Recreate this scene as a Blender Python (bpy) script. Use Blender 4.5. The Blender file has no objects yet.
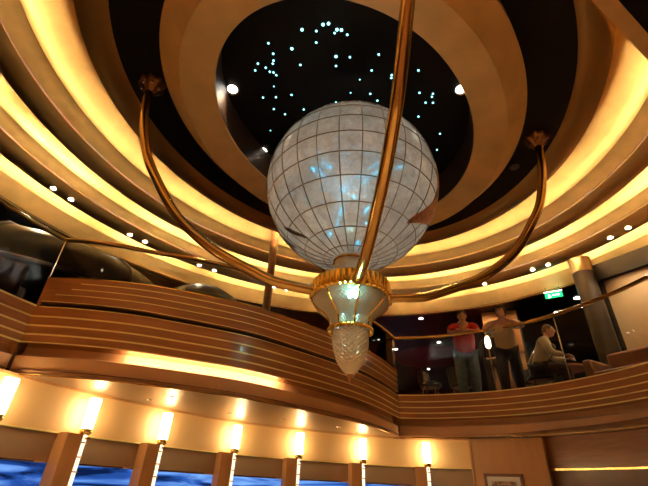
import bpy, bmesh, math, random
from mathutils import Vector, Matrix
import numpy as np
random.seed(7)
PI = math.pi
S = bpy.context.scene
COL = S.collection

# ------------------------------------------------------------------ camera
PITCH, ROLL, FPX = 0.5528174, 0.0470523, 401.23
_F = Vector((0, math.cos(PITCH), math.sin(PITCH)))
_r = Vector((1, 0, 0)); _u = _r.cross(_F)
_R = _r * math.cos(ROLL) + _u * math.sin(ROLL)
_U = -_r * math.sin(ROLL) + _u * math.cos(ROLL)
cam_d = bpy.data.cameras.new('camera'); cam = bpy.data.objects.new('camera', cam_d); COL.objects.link(cam)
cam_d.sensor_width = 36; cam_d.lens = 36 * FPX / 648; cam_d.clip_start = 0.05; cam_d.clip_end = 500
cam.matrix_world = Matrix(((_R.x, _U.x, -_F.x, 0), (_R.y, _U.y, -_F.y, 0), (_R.z, _U.z, -_F.z, 0), (0, 0, 0, 1)))
S.camera = cam

# ------------------------------------------------------------------ world (dusk sky and sea light outside the windows)
w = bpy.data.worlds.new('world'); S.world = w; w.use_nodes = True
nt = w.node_tree; nt.nodes.clear()
wo = nt.nodes.new('ShaderNodeOutputWorld'); wb = nt.nodes.new('ShaderNodeBackground')
tc = nt.nodes.new('ShaderNodeTexCoord'); mp = nt.nodes.new('ShaderNodeMapping'); mp.inputs['Scale'].default_value = (3, 3, 22)
nz = nt.nodes.new('ShaderNodeTexNoise'); nz.inputs['Scale'].default_value = 2.2; nz.inputs['Detail'].default_value = 5; nz.inputs['Distortion'].default_value = 1.2
cr = nt.nodes.new('ShaderNodeValToRGB')
cr.color_ramp.elements[0].position = .38; cr.color_ramp.elements[0].color = (.004, .014, .06, 1)
cr.color_ramp.elements[1].position = .72; cr.color_ramp.elements[1].color = (.30, .55, 1.0, 1)
e_ = cr.color_ramp.elements.new(.5); e_.color = (.03, .11, .42, 1)
nt.links.new(tc.outputs['Generated'], mp.inputs[0]); nt.links.new(mp.outputs[0], nz.inputs['Vector'])
nt.links.new(nz.outputs['Fac'], cr.inputs[0]); nt.links.new(cr.outputs[0], wb.inputs[0]); wb.inputs[1].default_value = 1.0
nt.links.new(wb.outputs[0], wo.inputs[0])
S.view_settings.view_transform = 'Standard'; S.view_settings.look = 'None'
S.view_settings.exposure = 0.3; S.view_settings.gamma = 1.0; S.view_settings.use_curve_mapping = False
LED_W = 240.0      # cove strips (emission strength)
LAMP_W = 13.0     # wall lamp tubes
SPOT_W = 190.0     # ceiling spots, watts
WARM = (1.0, .79, .47)

# ------------------------------------------------------------------ materials
def mat(name, col, rough=.5, metal=0., emit=None, es=0., noise=0., nscale=8., ndist=0., bump=0., bscale=30., coat=0., stretch=None, spec=None, alpha=None, trans=0.):
    m = bpy.data.materials.new(name); m.use_nodes = True
    n = m.node_tree; b = n.nodes['Principled BSDF']
    b.inputs['Base Color'].default_value = (*col, 1); b.inputs['Roughness'].default_value = rough; b.inputs['Metallic'].default_value = metal
    b.inputs['Coat Weight'].default_value = coat; b.inputs['Coat Roughness'].default_value = .08
    if spec is not None: b.inputs['Specular IOR Level'].default_value = spec
    if trans: b.inputs['Transmission Weight'].default_value = trans
    if emit: b.inputs['Emission Color'].default_value = (*emit, 1); b.inputs['Emission Strength'].default_value = es
    if alpha is not None: b.inputs['Alpha'].default_value = alpha
    if noise or bump:
        t = n.nodes.new('ShaderNodeTexCoord'); mpp = n.nodes.new('ShaderNodeMapping')
        if stretch: mpp.inputs['Scale'].default_value = stretch
        n.links.new(t.outputs['Object'], mpp.inputs[0])
    if noise:
        x = n.nodes.new('ShaderNodeTexNoise'); x.inputs['Scale'].default_value = nscale; x.inputs['Detail'].default_value = 4; x.inputs['Distortion'].default_value = ndist
        n.links.new(mpp.outputs[0], x.inputs['Vector'])
        r = n.nodes.new('ShaderNodeValToRGB')
        r.color_ramp.elements[0].position = .3; r.color_ramp.elements[1].position = .7
        r.color_ramp.elements[0].color = (*[c * (1 - noise) for c in col], 1)
        r.color_ramp.elements[1].color = (*[min(1, c * (1 + noise)) for c in col], 1)
        n.links.new(x.outputs['Fac'], r.inputs[0]); n.links.new(r.outputs[0], b.inputs['Base Color'])
    if bump:
        y = n.nodes.new('ShaderNodeTexNoise'); y.inputs['Scale'].default_value = bscale; y.inputs['Detail'].default_value = 3
        n.links.new(mpp.outputs[0], y.inputs['Vector'])
        bp = n.nodes.new('ShaderNodeBump'); bp.inputs['Strength'].default_value = bump; bp.inputs['Distance'].default_value = .02
        n.links.new(y.outputs['Fac'], bp.inputs['Height']); n.links.new(bp.outputs[0], b.inputs['Normal'])
    return m
def emis(name, col, s):
    m = bpy.data.materials.new(name); m.use_nodes = True; n = m.node_tree; n.nodes.clear()
    o = n.nodes.new('ShaderNodeOutputMaterial'); e = n.nodes.new('ShaderNodeEmission'); e.inputs[0].default_value = (*col, 1); e.inputs[1].default_value = s
    n.links.new(e.outputs[0], o.inputs[0]); return m
def thin_glass(name, tint, refl, rough=.03):
    m = bpy.data.materials.new(name); m.use_nodes = True; n = m.node_tree; n.nodes.clear()
    o = n.nodes.new('ShaderNodeOutputMaterial'); t = n.nodes.new('ShaderNodeBsdfTransparent'); t.inputs[0].default_value = (*tint, 1)
    g = n.nodes.new('ShaderNodeBsdfGlossy'); g.inputs['Roughness'].default_value = rough; g.inputs[0].default_value = (1, 1, 1, 1)
    fr = n.nodes.new('ShaderNodeFresnel'); fr.inputs[0].default_value = refl
    mx = n.nodes.new('ShaderNodeMixShader')
    n.links.new(fr.outputs[0], mx.inputs[0]); n.links.new(t.outputs[0], mx.inputs[1]); n.links.new(g.outputs[0], mx.inputs[2]); n.links.new(mx.outputs[0], o.inputs[0])
    return m
M = {}
M['gold'] = mat('gold_leaf', (.80, .51, .18), .38, .45, noise=.10, nscale=3, bump=.03, bscale=6)
M['gold_flat'] = mat('gold_paint_flat', (.78, .52, .21), .45, .35, noise=.10, nscale=2.5)
M['trim'] = mat('gold_trim', (.50, .31, .11), .30, .75)
M['black'] = mat('black_ceiling', (.006, .0055, .005), .5, 0, spec=.2)
M['blackg'] = mat('black_gloss', (.006, .005, .005), .4, 0, spec=.12)
M['brownrim'] = mat('dark_brown_rim', (.06, .025, .01), .5)
M['led'] = emis('led_strip', WARM, LED_W)
M['led_dim'] = emis('led_strip_dim', WARM, LED_W * .68)
M['cove_fill'] = emis('cove_fill_glow', (1, .80, .45), 34.0)
M['brass'] = mat('polished_brass', (.95, .70, .27), .20, 1.0)
M['brassline'] = mat('brushed_brass_line', (1.0, .84, .36), .45, .6)
M['brassd'] = mat('antique_brass', (.70, .45, .15), .20, 1.0)
M['gilt'] = mat('bright_gilt', (.98, .66, .16), .16, 1.0)
M['bronze'] = mat('bronze', (.34, .17, .07), .28, 1.0, bump=.6, bscale=40)
M['chrome'] = mat('chrome', (.8, .78, .74), .1, 1.0)
M['wood'] = mat('cherry_veneer', (.37, .155, .055), .28, 0, noise=.16, nscale=3, coat=.25, stretch=(1, 1, 9))
M['woodl'] = mat('light_veneer', (.60, .31, .12), .36, 0, noise=.08, nscale=2.5, coat=.15, stretch=(4, 4, .7))
M['fascia'] = mat('tan_veneer', (.62, .34, .16), .38, 0, noise=.08, nscale=2.5, coat=.1)
M['woodd'] = mat('dark_veneer', (.20, .10, .05), .35, 0, noise=.12, nscale=3, coat=.1)
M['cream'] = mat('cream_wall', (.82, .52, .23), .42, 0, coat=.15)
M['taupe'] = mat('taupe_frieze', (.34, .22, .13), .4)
M['soffit'] = mat('satin_metal_soffit', (.44, .31, .19), .36, .65)
M['slot'] = mat('slot_dark', (.02, .012, .008), .5)
M['maroon'] = mat('maroon_ceiling', (.085, .006, .014), .5)
M['red'] = mat('red_panel', (.36, .012, .012), .45)
M['orange'] = mat('apricot_panel', (.66, .30, .09), .5)
M['creamp'] = mat('cream_panel', (.30, .20, .10), .5)
M['carpet'] = mat('carpet', (.10, .03, .02), .9, noise=.5, nscale=12)
M['floor'] = mat('polished_floor', (.55, .40, .24), .2, noise=.2, nscale=3)
M['col'] = mat('dark_column', (.022, .016, .013), .4, 0, spec=.25)
M['glass'] = thin_glass('balustrade_glass', (.93, .94, .93), 1.22)
M['winglass'] = thin_glass('window_glass', (.85, .92, 1.0), 1.25)
M['darkglass'] = mat('smoked_glass', (.011, .010, .012), .3, 0, spec=.16)
M['greyedge'] = mat('grey_metal_edge', (.10, .10, .12), .3, .8)
M['leather'] = mat('burgundy_leather', (.045, .004, .006), .18, 0, coat=.5)
M['black_leather'] = mat('black_leather', (.012, .009, .010), .3, 0, coat=.2)
M['white_lamp'] = emis('lamp_white', (1, .93, .78), 26)
M['wall_lamp'] = emis('wall_lamp_tube', (1, .78, .42), LAMP_W)
M['stem'] = mat('lit_glass_stem', (.85, .8, .7), .15, .6, emit=(1, .86, .62), es=1.1)
M['star'] = emis('star_cyan', (.30, .95, 1.0), 3.2)
M['cyan'] = emis('cyan_glint', (.0, .50, .85), 34.0)
M['teal'] = emis('teal_light', (.35, 1, .85), 9.0)
M['skin'] = mat('skin', (.52, .27, .17), .5)
M['green'] = emis('exit_green', (.02, .75, .22), 1.6)
M['exitw'] = emis('exit_white', (.85, 1, .9), 4.0)
M['white'] = mat('white_card', (.8, .78, .7), .6)
M['print'] = mat('picture_print', (.45, .30, .20), .6, noise=.7, nscale=14)

def globe_mat():
    m = bpy.data.materials.new('pearl_glass'); m.use_nodes = True; n = m.node_tree; b = n.nodes['Principled BSDF']
    t = n.nodes.new('ShaderNodeTexCoord')
    x = n.nodes.new('ShaderNodeTexNoise'); x.inputs['Scale'].default_value = 3.5; x.inputs['Detail'].default_value = 8; x.inputs['Roughness'].default_value = .65; x.inputs['Distortion'].default_value = .8
    n.links.new(t.outputs['Object'], x.inputs['Vector'])
    r = n.nodes.new('ShaderNodeValToRGB'); r.color_ramp.elements[0].position = .3; r.color_ramp.elements[1].position = .72
    r.color_ramp.elements[0].color = (.38, .35, .30, 1); r.color_ramp.elements[1].color = (.64, .60, .52, 1)
    n.links.new(x.outputs['Fac'], r.inputs[0]); n.links.new(r.outputs[0], b.inputs['Base Color'])
    b.inputs['Roughness'].default_value = .22; b.inputs['Metallic'].default_value = .15; b.inputs['Specular IOR Level'].default_value = .9
    b.inputs['Coat Weight'].default_value = .9; b.inputs['Coat Roughness'].default_value = .06
    y = n.nodes.new('ShaderNodeTexNoise'); y.inputs['Scale'].default_value = 16; y.inputs['Detail'].default_value = 6; y.inputs['Distortion'].default_value = 1.0
    n.links.new(t.outputs['Object'], y.inputs['Vector'])
    bp = n.nodes.new('ShaderNodeBump'); bp.inputs['Strength'].default_value = .28; bp.inputs['Distance'].default_value = .02
    n.links.new(y.outputs['Fac'], bp.inputs['Height']); n.links.new(bp.outputs[0], b.inputs['Normal'])
    # part of the light passes straight through the pearly glass
    tr = n.nodes.new('ShaderNodeBsdfTransparent'); tr.inputs[0].default_value = (.9, .95, 1, 1)
    mx = n.nodes.new('ShaderNodeMixShader'); mr = n.nodes.new('ShaderNodeMapRange')
    mr.inputs['From Min'].default_value = .35; mr.inputs['From Max'].default_value = .7; mr.inputs['To Min'].default_value = .02; mr.inputs['To Max'].default_value = .26
    n.links.new(y.outputs['Fac'], mr.inputs[0]); n.links.new(mr.outputs[0], mx.inputs[0])
    o = n.nodes['Material Output']
    tl = n.nodes.new('ShaderNodeBsdfTranslucent'); m2 = n.nodes.new('ShaderNodeMixShader'); m2.inputs[0].default_value = .35
    n.links.new(r.outputs[0], tl.inputs[0]); n.links.new(b.outputs[0], m2.inputs[1]); n.links.new(tl.outputs[0], m2.inputs[2])
    n.links.new(m2.outputs[0], mx.inputs[1]); n.links.new(tr.outputs[0], mx.inputs[2]); n.links.new(mx.outputs[0], o.inputs[0])
    return m
M['pearl'] = globe_mat()
def cut_glass():
    m = bpy.data.materials.new('cut_glass'); m.use_nodes = True; n = m.node_tree; b = n.nodes['Principled BSDF']
    b.inputs['Base Color'].default_value = (.66, .63, .54, 1); b.inputs['Roughness'].default_value = .18; b.inputs['Metallic'].default_value = .3
    b.inputs['Specular IOR Level'].default_value = 1.0; b.inputs['Coat Weight'].default_value = .8
    t = n.nodes.new('ShaderNodeTexCoord'); y = n.nodes.new('ShaderNodeTexVoronoi'); y.inputs['Scale'].default_value = 30
    n.links.new(t.outputs['Object'], y.inputs['Vector'])
    bp = n.nodes.new('ShaderNodeBump'); bp.inputs['Strength'].default_value = .7; bp.inputs['Distance'].default_value = .01
    n.links.new(y.outputs['Distance'], bp.inputs['Height']); n.links.new(bp.outputs[0], b.inputs['Normal'])
    return m
M['cut'] = cut_glass()
M['bell'] = mat('relief_glass', (.50, .51, .45), .22, .35, coat=.5)
M['facet'] = mat('faceted_glass', (.84, .80, .68), .14, .45, coat=.8)

# ------------------------------------------------------------------ object helpers
def link(name, me, m=None, parent=None, smooth=True):
    o = bpy.data.objects.new(name, me); COL.objects.link(o)
    if m is not None:
        for mm in (m if isinstance(m, (list, tuple)) else [m]): me.materials.append(mm)
    if parent: o.parent = parent
    if smooth and len(me.polygons):
        me.polygons.foreach_set('use_smooth', [True] * len(me.polygons))
    return o
def mesh(v, f):
    me = bpy.data.meshes.new('m'); me.from_pydata([tuple(p) for p in v], [], f); me.update(); return me
def tag(o, label=None, cat=None, group=None, kind=None):
    if label: o['label'] = label
    if cat: o['category'] = cat
    if group: o['group'] = group
    if kind: o['kind'] = kind
    return o
def empty(name, loc=(0, 0, 0), rz=0):
    o = bpy.data.objects.new(name, None); COL.objects.link(o); o.location = loc; o.rotation_euler = (0, 0, rz); o.empty_display_size = .1; return o
def sharp(o, ang=35):
    me = o.data; bm = bmesh.new(); bm.from_mesh(me)
    for e in bm.edges:
        if len(e.link_faces) == 2 and e.calc_face_angle(0) > math.radians(ang): e.smooth = False
    bm.to_mesh(me); bm.free(); return o
class MB:
    def __init__(s): s.v = []; s.f = []
    def add(s, v, f):
        k = len(s.v); s.v += [tuple(p) for p in v]; s.f += [tuple(i + k for i in q) for q in f]; return s
    def box(s, c, d, rz=0, tilt=None):
        x, y, z = (q / 2 for q in d); vs = [Vector((i * x, j * y, k * z)) for i in (-1, 1) for j in (-1, 1) for k in (-1, 1)]
        R = Matrix.Rotation(rz, 3, 'Z')
        if tilt: R = R @ Matrix.Rotation(tilt, 3, 'X')
        return s.add([R @ q + Vector(c) for q in vs], [(0, 1, 3, 2), (4, 6, 7, 5), (0, 4, 5, 1), (2, 3, 7, 6), (0, 2, 6, 4), (1, 5, 7, 3)])
    def lathe(s, prof, c=(0, 0, 0), n=32, cap=True, flute=None):
        vs = []; fs = []
        for r, z in prof:
            for i in range(n):
                a = 2 * PI * i / n; rr = r * (flute(a) if flute else 1); vs.append((c[0] + rr * math.cos(a), c[1] + rr * math.sin(a), c[2] + z))
        for j in range(len(prof) - 1):
            for i in range(n): fs.append((j * n + i, j * n + (i + 1) % n, (j + 1) * n + (i + 1) % n, (j + 1) * n + i))
        if cap:
            if prof[0][0] > 1e-4: fs.append(tuple(range(n))[::-1])
            if prof[-1][0] > 1e-4: fs.append(tuple((len(prof) - 1) * n + i for i in range(n)))
        return s.add(vs, fs)
    def tube(s, pts, r, n=12, closed=False, cap=True):
        pts = [Vector(p) for p in pts]; N = len(pts); vs = []; fs = []
        up = Vector((0, 0, 1)); prev = None
        for i, p in enumerate(pts):
            a = pts[(i - 1) % N] if (closed or i > 0) else p; b = pts[(i + 1) % N] if (closed or i < N - 1) else p
            t = (b - a).normalized()
            if prev is None:
                x = t.cross(up if abs(t.z) < .95 else Vector((1, 0, 0))).normalized()
            else:
                x = (prev - t * prev.dot(t)).normalized()
            prev = x; y = t.cross(x); rr = r[i] if isinstance(r, (list, tuple)) else r
            for k in range(n):
                q = 2 * PI * k / n; vs.append(p + (x * math.cos(q) + y * math.sin(q)) * rr)
        for i in range(N if closed else N - 1):
            j = (i + 1) % N
            for k in range(n): fs.append((i * n + k, i * n + (k + 1) % n, j * n + (k + 1) % n, j * n + k))
        if cap and not closed: fs.append(tuple(range(n))[::-1]); fs.append(tuple((N - 1) * n + k for k in range(n)))
        return s.add(vs, fs)
    def ell(s, c, r, n=14, m=9, rot=None):
        vs = []; fs = []
        for j in range(m + 1):
            t = PI * j / m
            for i in range(n):
                a = 2 * PI * i / n; q = Vector((r[0] * math.sin(t) * math.cos(a), r[1] * math.sin(t) * math.sin(a), r[2] * math.cos(t)))
                if rot: q = rot @ q
                vs.append(q + Vector(c))
        for j in range(m):
            for i in range(n): fs.append((j * n + i, (j + 1) * n + i, (j + 1) * n + (i + 1) % n, j * n + (i + 1) % n))
        return s.add(vs, fs)
    def build(s, name, m, parent=None, smooth=True, sh=35):
        o = link(name, mesh(s.v, s.f), m, parent, smooth)
        bm = bmesh.new(); bm.from_mesh(o.data); bmesh.ops.remove_doubles(bm, verts=bm.verts, dist=1e-5); bmesh.ops.recalc_face_normals(bm, faces=bm.faces); bm.to_mesh(o.data); bm.free()
        if smooth:
            o.data.polygons.foreach_set('use_smooth', [True] * len(o.data.polygons)); sharp(o, sh)
        return o
def bevel(o, w=.01, seg=2):
    b = o.modifiers.new('b', 'BEVEL'); b.width = w; b.segments = seg; b.limit_method = 'ANGLE'; return o
def catmull(P, n=8, closed=False):
    P = [Vector(p) for p in P]; N = len(P); out = []
    for i in range(N if closed else N - 1):
        g = (lambda k: P[k % N]) if closed else (lambda k: P[min(max(k, 0), N - 1)])
        a, b, c, d = g(i - 1), g(i), g(i + 1), g(i + 2)
        for k in range(n):
            t = k / n
            out.append(.5 * ((2 * b) + (c - a) * t + (2 * a - 5 * b + 4 * c - d) * t * t + (3 * b - a - 3 * c + d) * t ** 3))
    if not closed: out.append(P[-1])
    return out
def sweep(path, prof, side=1, closed=False, loop=False):
    """path: 2D points; prof: (offset, z); offset grows to the left of travel * side"""
    N = len(path); vs = []; fs = []
    for i, p in enumerate(path):
        a = path[(i - 1) % N] if (closed or i > 0) else p; b = path[(i + 1) % N] if (closed or i < N - 1) else p
        t = (Vector(b[:2]) - Vector(a[:2])).normalized(); nn = Vector((-t.y, t.x)) * side
        pr_ = prof(i / (N - 1)) if callable(prof) else prof
        for o, z in pr_: vs.append((p[0] + nn.x * o, p[1] + nn.y * o, z))
    m = len(vs) // N
    for i in range(N if closed else N - 1):
        j = (i + 1) % N
        for k in range(m if loop else m - 1): fs.append((i * m + k, i * m + (k + 1) % m, j * m + (k + 1) % m, j * m + k))
    if loop and not closed: fs.append(tuple(range(m))[::-1]); fs.append(tuple((N - 1) * m + k for k in range(m)))
    return vs, fs
# ------------------------------------------------------------------ the oval of the atrium
CX, CY, TH = .331, 4.1985, .9107
HD = .265
def oval(m, phi):
    a, b = m + HD, m - HD
    x, y = a * math.cos(phi), b * math.sin(phi)
    return (CX + x * math.cos(TH) - y * math.sin(TH), CY + x * math.sin(TH) + y * math.cos(TH))
def ring(name, prof, m, kind='structure', n=160, parent=None, p0=0., p1=None, smooth=True):
    closed = p1 is None; vs = []; fs = []; q = len(prof); N = n if closed else max(2, int(n * (p1 - p0) / (2 * PI)) + 1)
    for i in range(N):
        ph = p0 + (2 * PI * i / n if closed else (p1 - p0) * i / (N - 1))
        for mm, z in prof:
            x, y = oval(mm, ph); vs.append((x, y, z))
    for i in range(N if closed else N - 1):
        j = (i + 1) % N
        for k in range(q - 1): fs.append((i * q + k, i * q + k + 1, j * q + k + 1, j * q + k))
    b = MB(); b.add(vs, fs); o = b.build(name, m, parent, smooth, 40)
    if kind and not parent: tag(o, kind=kind)
    return o

# ------------------------------------------------------------------ ceiling of the atrium
vs = [oval(1.93, 2 * PI * i / 120) for i in range(120)]
o = link('ceiling', mesh([(x, y, 4.95) for x, y in vs], [tuple(range(120))]), M['black'], smooth=False); tag(o, kind='structure')
ring('trim_1', [(1.915, 4.96), (1.915, 4.42), (1.90, 4.39)], M['brownrim'])
ring('trim_2', [(1.895, 4.39), (1.905, 4.375), (2.325, 4.315), (2.335, 4.322), (2.60, 4.60), (2.625, 4.61), (2.625, 4.84)], M['gold_flat'])
ring('ceiling', [(2.60, 4.83), (3.27, 4.835)], M['black'])
def bulge(m0, m1, z0, z1, dip):
    # half-round gilded lip, with an unseen upstand added to block strip spill
    pts = [(m0, z0 + .03)]
    for k in range(0, 9):
        t = k / 8; pts.append((m0 + (m1 - m0) * t, z0 + (z1 - z0) * t - dip * math.sin(PI * t) ** .75))
    pts += [(m1 + .004, z1 + .02), (m1 + .004, z1 + .082), (m1 - .003, z1 + .082), (m1 - .006, z1 + .035), (m1 - .03, z1 + .035), (m1 - .08, z1 + .04)]
    return pts
def cove(m0, z0, m1, z1):
    # light trough with an unseen hood added against upward light, then a concave sweep that faces it, then a sloping band
    d = m1 - m0
    pts = [(m0 - .08, z0 + .04), (m0 - .085, z0 + .12), (m0 + .025, z0 + .122), (m0 + .025, z0 + .135), (m0 - .05, z0 + .15), (m0 - .05, z0 + .30)]
    for t, h in ((.10, .36), (.28, .37), (.42, .355), (.53, .31), (.61, .25), (.665, .19), (.70, .145), (.72, .132), (.735, .135), (.85, .095), (1.0, .035)):
        pts.append((m0 + d * t, z1 + h + (z0 - z1) * (1 - t)))
    return pts
T1 = bulge(3.26, 3.63, 4.83, 4.775, .05)
T2 = bulge(4.60, 4.945, 4.79, 4.71, .05)
T3 = bulge(5.74, 6.125, 4.73, 4.65, .05)
ring('trim_3', T1, M['trim']); ring('trim_4', T2, M['trim']); ring('trim_5', T3, M['trim'])
ring('ceiling', cove(3.63, 4.775, 4.60, 4.79), M['gold'])
ring('ceiling', cove(4.945, 4.71, 5.74, 4.73), M['gold'])
ring('ceiling', [(6.045, 4.69), (6.04, 4.77), (6.15, 4.772), (6.15, 4.785), (6.08, 4.80), (6.08, 4.93), (6.2, 4.98), (6.35, 4.97), (6.47, 4.92), (6.55, 4.84), (6.60, 4.77), (6.63, 4.73), (6.66, 4.725), (6.80, 4.64), (6.92, 4.56), (7.0, 4.48)], M['gold'])  # outer cove, with the same added hood over its strip
def led(m, z, nseg, ph0, gap=.012, h=.055, mt='led'):
    for k in range(nseg):
        a = ph0 + 2 * PI * k / nseg + gap; b = ph0 + 2 * PI * (k + 1) / nseg - gap
        ring('led_strip', [(m - .02, z), (m, z), (m, z + h), (m - .02, z + h)], M[mt], n=160, p0=a, p1=b, smooth=False, kind=None)['kind'] = 'structure'
led(3.59, 4.825, 12, .2, .03, mt='led_dim'); led(4.905, 4.76, 14, .35, .05); led(6.085, 4.70, 16, .1, .045)

# lobe of lower gold ceiling on the far left, and dark ceilings beyond the oval
LOBE = [(1.56, 7.0), (1.50, 7.12), (1.44, 7.35), (1.38, 7.5), (1.32, 7.45), (1.27, 7.2), (1.24, 7.0)]
_v = []; _f = []
for ph, mm in [(p.x, p.y) for p in catmull([(a, c, 0) for a, c in LOBE], 4)]:
    for m_, z_ in ((6.9, 4.505), (7.0, 4.48), (max(mm, 7.001), 4.475), (max(mm, 7.001), 4.52)):
        x, y = oval(m_, ph); _v.append((x, y, z_))
for i in range(len(_v) // 4 - 1):
    for k in range(3): _f.append((i * 4 + k, i * 4 + k + 1, i * 4 + 5 + k, i * 4 + 4 + k))
mbx = MB(); mbx.add(_v, _f); tag(mbx.build('ceiling', M['gold'], None, False), kind='structure')
def sector(mats, z, m0, m1, a0, a1, name='ceiling'):
    ring(name, [(m0, z), (m1, z)], mats, n=160, p0=a0, p1=a1, smooth=False)
# phi of a world azimuth is handled by plain annulus pieces
def phi_of(x, y):
    dx, dy = x - CX, y - CY; u = dx * math.cos(TH) + dy * math.sin(TH); v = -dx * math.sin(TH) + dy * math.cos(TH)
    return math.atan2(v / (7 - HD), u / (7 + HD))
pa = phi_of(4.75, 10.7); pb = phi_of(-3.2, 12.0)
sector(M['maroon'], 4.50, 6.96, 18, pa, pb)
sector(M['black'], 4.50, 6.96, 18, pb, pa + 2 * PI)
ring('trim_6', [(6.99, 4.48), (7.03, 4.47), (7.05, 4.51)], M['brassd'])

# ------------------------------------------------------------------ balconies
LBP = [(-2.92, 3.91, 0), (-2.49, 3.93, 0), (-2.0, 4.02, 0), (-1.58, 4.18, 0), (-.86, 4.54, 0), (-.3, 5.02, 0), (.2, 5.52, 0), (.62, 6.03, 0), (1.0, 6.62, 0), (1.44, 7.44, 0)]
LBC = catmull(LBP, 7)
RBP = [(1.44, 7.44, 0), (1.95, 7.32, 0), (2.55, 7.02, 0), (3.0, 6.7, 0), (3.45, 6.22, 0), (3.8, 5.6, 0), (4.02, 4.95, 0), (4.12, 4.2, 0), (4.05, 3.2, 0), (3.8, 2.0, 0), (3.5, .5, 0), (3.5, -3.0, 0)]
RBC = catmull(RBP, 6)
LLP = [(-3.3, -3.0, 0), (-3.3, .5, 0), (-3.28, 2.2, 0), (-3.12, 3.3, 0), (-2.92, 3.91, 0)]
LLC = catmull(LLP, 5)
def front_profile(top):
    return [(-.03, .82), (-.03, .995), (-.055, 1.0), (-.10, 1.02), (-.125, 1.06), (-.13, 1.11), (-.12, 1.165), (-.03, 1.17), (-.02, 1.12), (0, 1.12), (0, top), (-.12, top), (-.12, 1.45)]
SD = -1    # atrium lies to the right of travel
for nm, pth in (('wall_right_balcony', RBC), ('wall_left_balcony', LLC)):
    b = MB(); b.add(*sweep(pth, front_profile(1.505), SD)); o = b.build(nm, M['wood'], None, True, 30); tag(o, kind='structure')
    s = MB(); s.add(*sweep(pth, [(-.026, .822), (-.026, .993), (-.05, .998), (-.095, 1.02), (-.12, 1.06), (-.122, 1.10)], SD)); s.build('fascia_panel', M['fascia'], o, True, 30)
    for z in (1.495, 1.385, 1.29, 1.20, 1.12):
        s = MB(); s.add(*sweep(pth, [(.0, z - .008), (.009, z - .008), (.009, z + .008), (.0, z + .008)], SD, loop=True)); s.build('brass_strip', M['brassline'], o, False)
    s = MB(); s.add(*sweep(pth, [(-.03, .815), (-.022, .815), (-.022, .83), (-.03, .83)], SD, loop=True)); s.build('brass_edge', M['brassd'], o, False)
def ltop(t): return 1.82 + .11 * t
b = MB(); b.add(*sweep(LBC, lambda t: [(-.03, .82), (-.03, .995), (-.055, 1.0), (-.10, 1.02), (-.125, 1.06), (-.13, 1.11), (-.12, 1.165), (-.03, 1.17), (-.02, 1.12), (0, 1.12), (0, 1.49), (-.09, 1.49), (-.09, 1.545), (0, 1.545), (0, ltop(t)), (-.14, ltop(t)), (-.14, 1.45)], SD))
b.add([(-2.92, 3.91, 1.12), (-2.92, 3.91, 1.82), (-2.95, 4.04, 1.82), (-2.95, 4.04, 1.12)], [(0, 1, 2, 3)])
lbw = b.build('wall_centre_balcony', M['wood'], None, True, 30); tag(lbw, kind='structure')
LOWP = [(-.026, .822), (-.026, .993), (-.05, .998), (-.095, 1.02), (-.12, 1.06), (-.122, 1.10)]
s = MB(); s.add(*sweep(LBC, LOWP, SD)); s.build('fascia_panel', M['fascia'], lbw, True, 30)
s = MB(); s.add([(-2.92, 3.91, 1.485), (-2.80, 3.913, 1.485), (-2.80, 3.913, 1.55), (-2.92, 3.91, 1.55), (-2.92, 3.83, 1.55)], [(0, 1, 2, 3)])
def sub(path, t0, t1):
    n = len(path); return path[int(t0 * (n - 1)):int(t1 * (n - 1)) + 1]
s = MB(); s.add(*sweep(sub(LBC, 0, .02), [(.001, 1.48), (.001, 1.555)], SD)); s.build('slot_stop', M['wood'], lbw, False)
s = MB(); s.add(*sweep(sub(LBC, .02, 1), [(-.085, 1.49), (-.085, 1.545)], SD)); s.build('slot_lining', M['slot'], lbw, False)
for z, t0, wd in ((1.12, 0, .006), (1.20, 0, .008), (1.29, 0, .008), (1.385, 0, .008), (1.488, .02, .004), (1.548, .02, .004)):
    s = MB(); s.add(*sweep(sub(LBC, t0, 1), [(.0, z - wd), (.007, z - wd), (.007, z + wd), (.0, z + wd)], SD, loop=True)); s.build('brass_strip', M['brassline'], lbw, False)
for zz, t0 in ((.30, .06), (.55, .08), (.80, .10)):
    pth = sub(LBC, t0, 1)
    s = MB(); s.add(*sweep(pth, lambda t: [(.0, 1.545 + (ltop(t) - 1.545) * zz - .005), (.006, 1.545 + (ltop(t) - 1.545) * zz - .005), (.006, 1.545 + (ltop(t) - 1.545) * zz + .005), (.0, 1.545 + (ltop(t) - 1.545) * zz + .005)], SD, loop=True)); s.build('brass_strip', M['brassline'], lbw, False)
s = MB(); s.add(*sweep(LBC, lambda t: [(.0, ltop(t) - .008), (.008, ltop(t) - .008), (.008, ltop(t) + .004), (.0, ltop(t) + .004)], SD, loop=True)); s.build('brass_edge', M['brass'], lbw, False)
s = MB(); s.add(*sweep(LBC, [(-.03, .812), (-.02, .812), (-.02, .828), (-.03, .828)], SD, loop=True)); s.build('brass_edge', M['brassd'], lbw, False)
s = MB(); s.add(*sweep(sub(LBC, .25, .54), [(-.08, 1.145), (-.05, 1.145), (-.05, 1.16), (-.08, 1.16)], SD, loop=True)); s.build('cove_fill_strip', M['cove_fill'], lbw, False)  # added hidden glow strip, stands in for lamps reflected in the glossy cove

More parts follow.
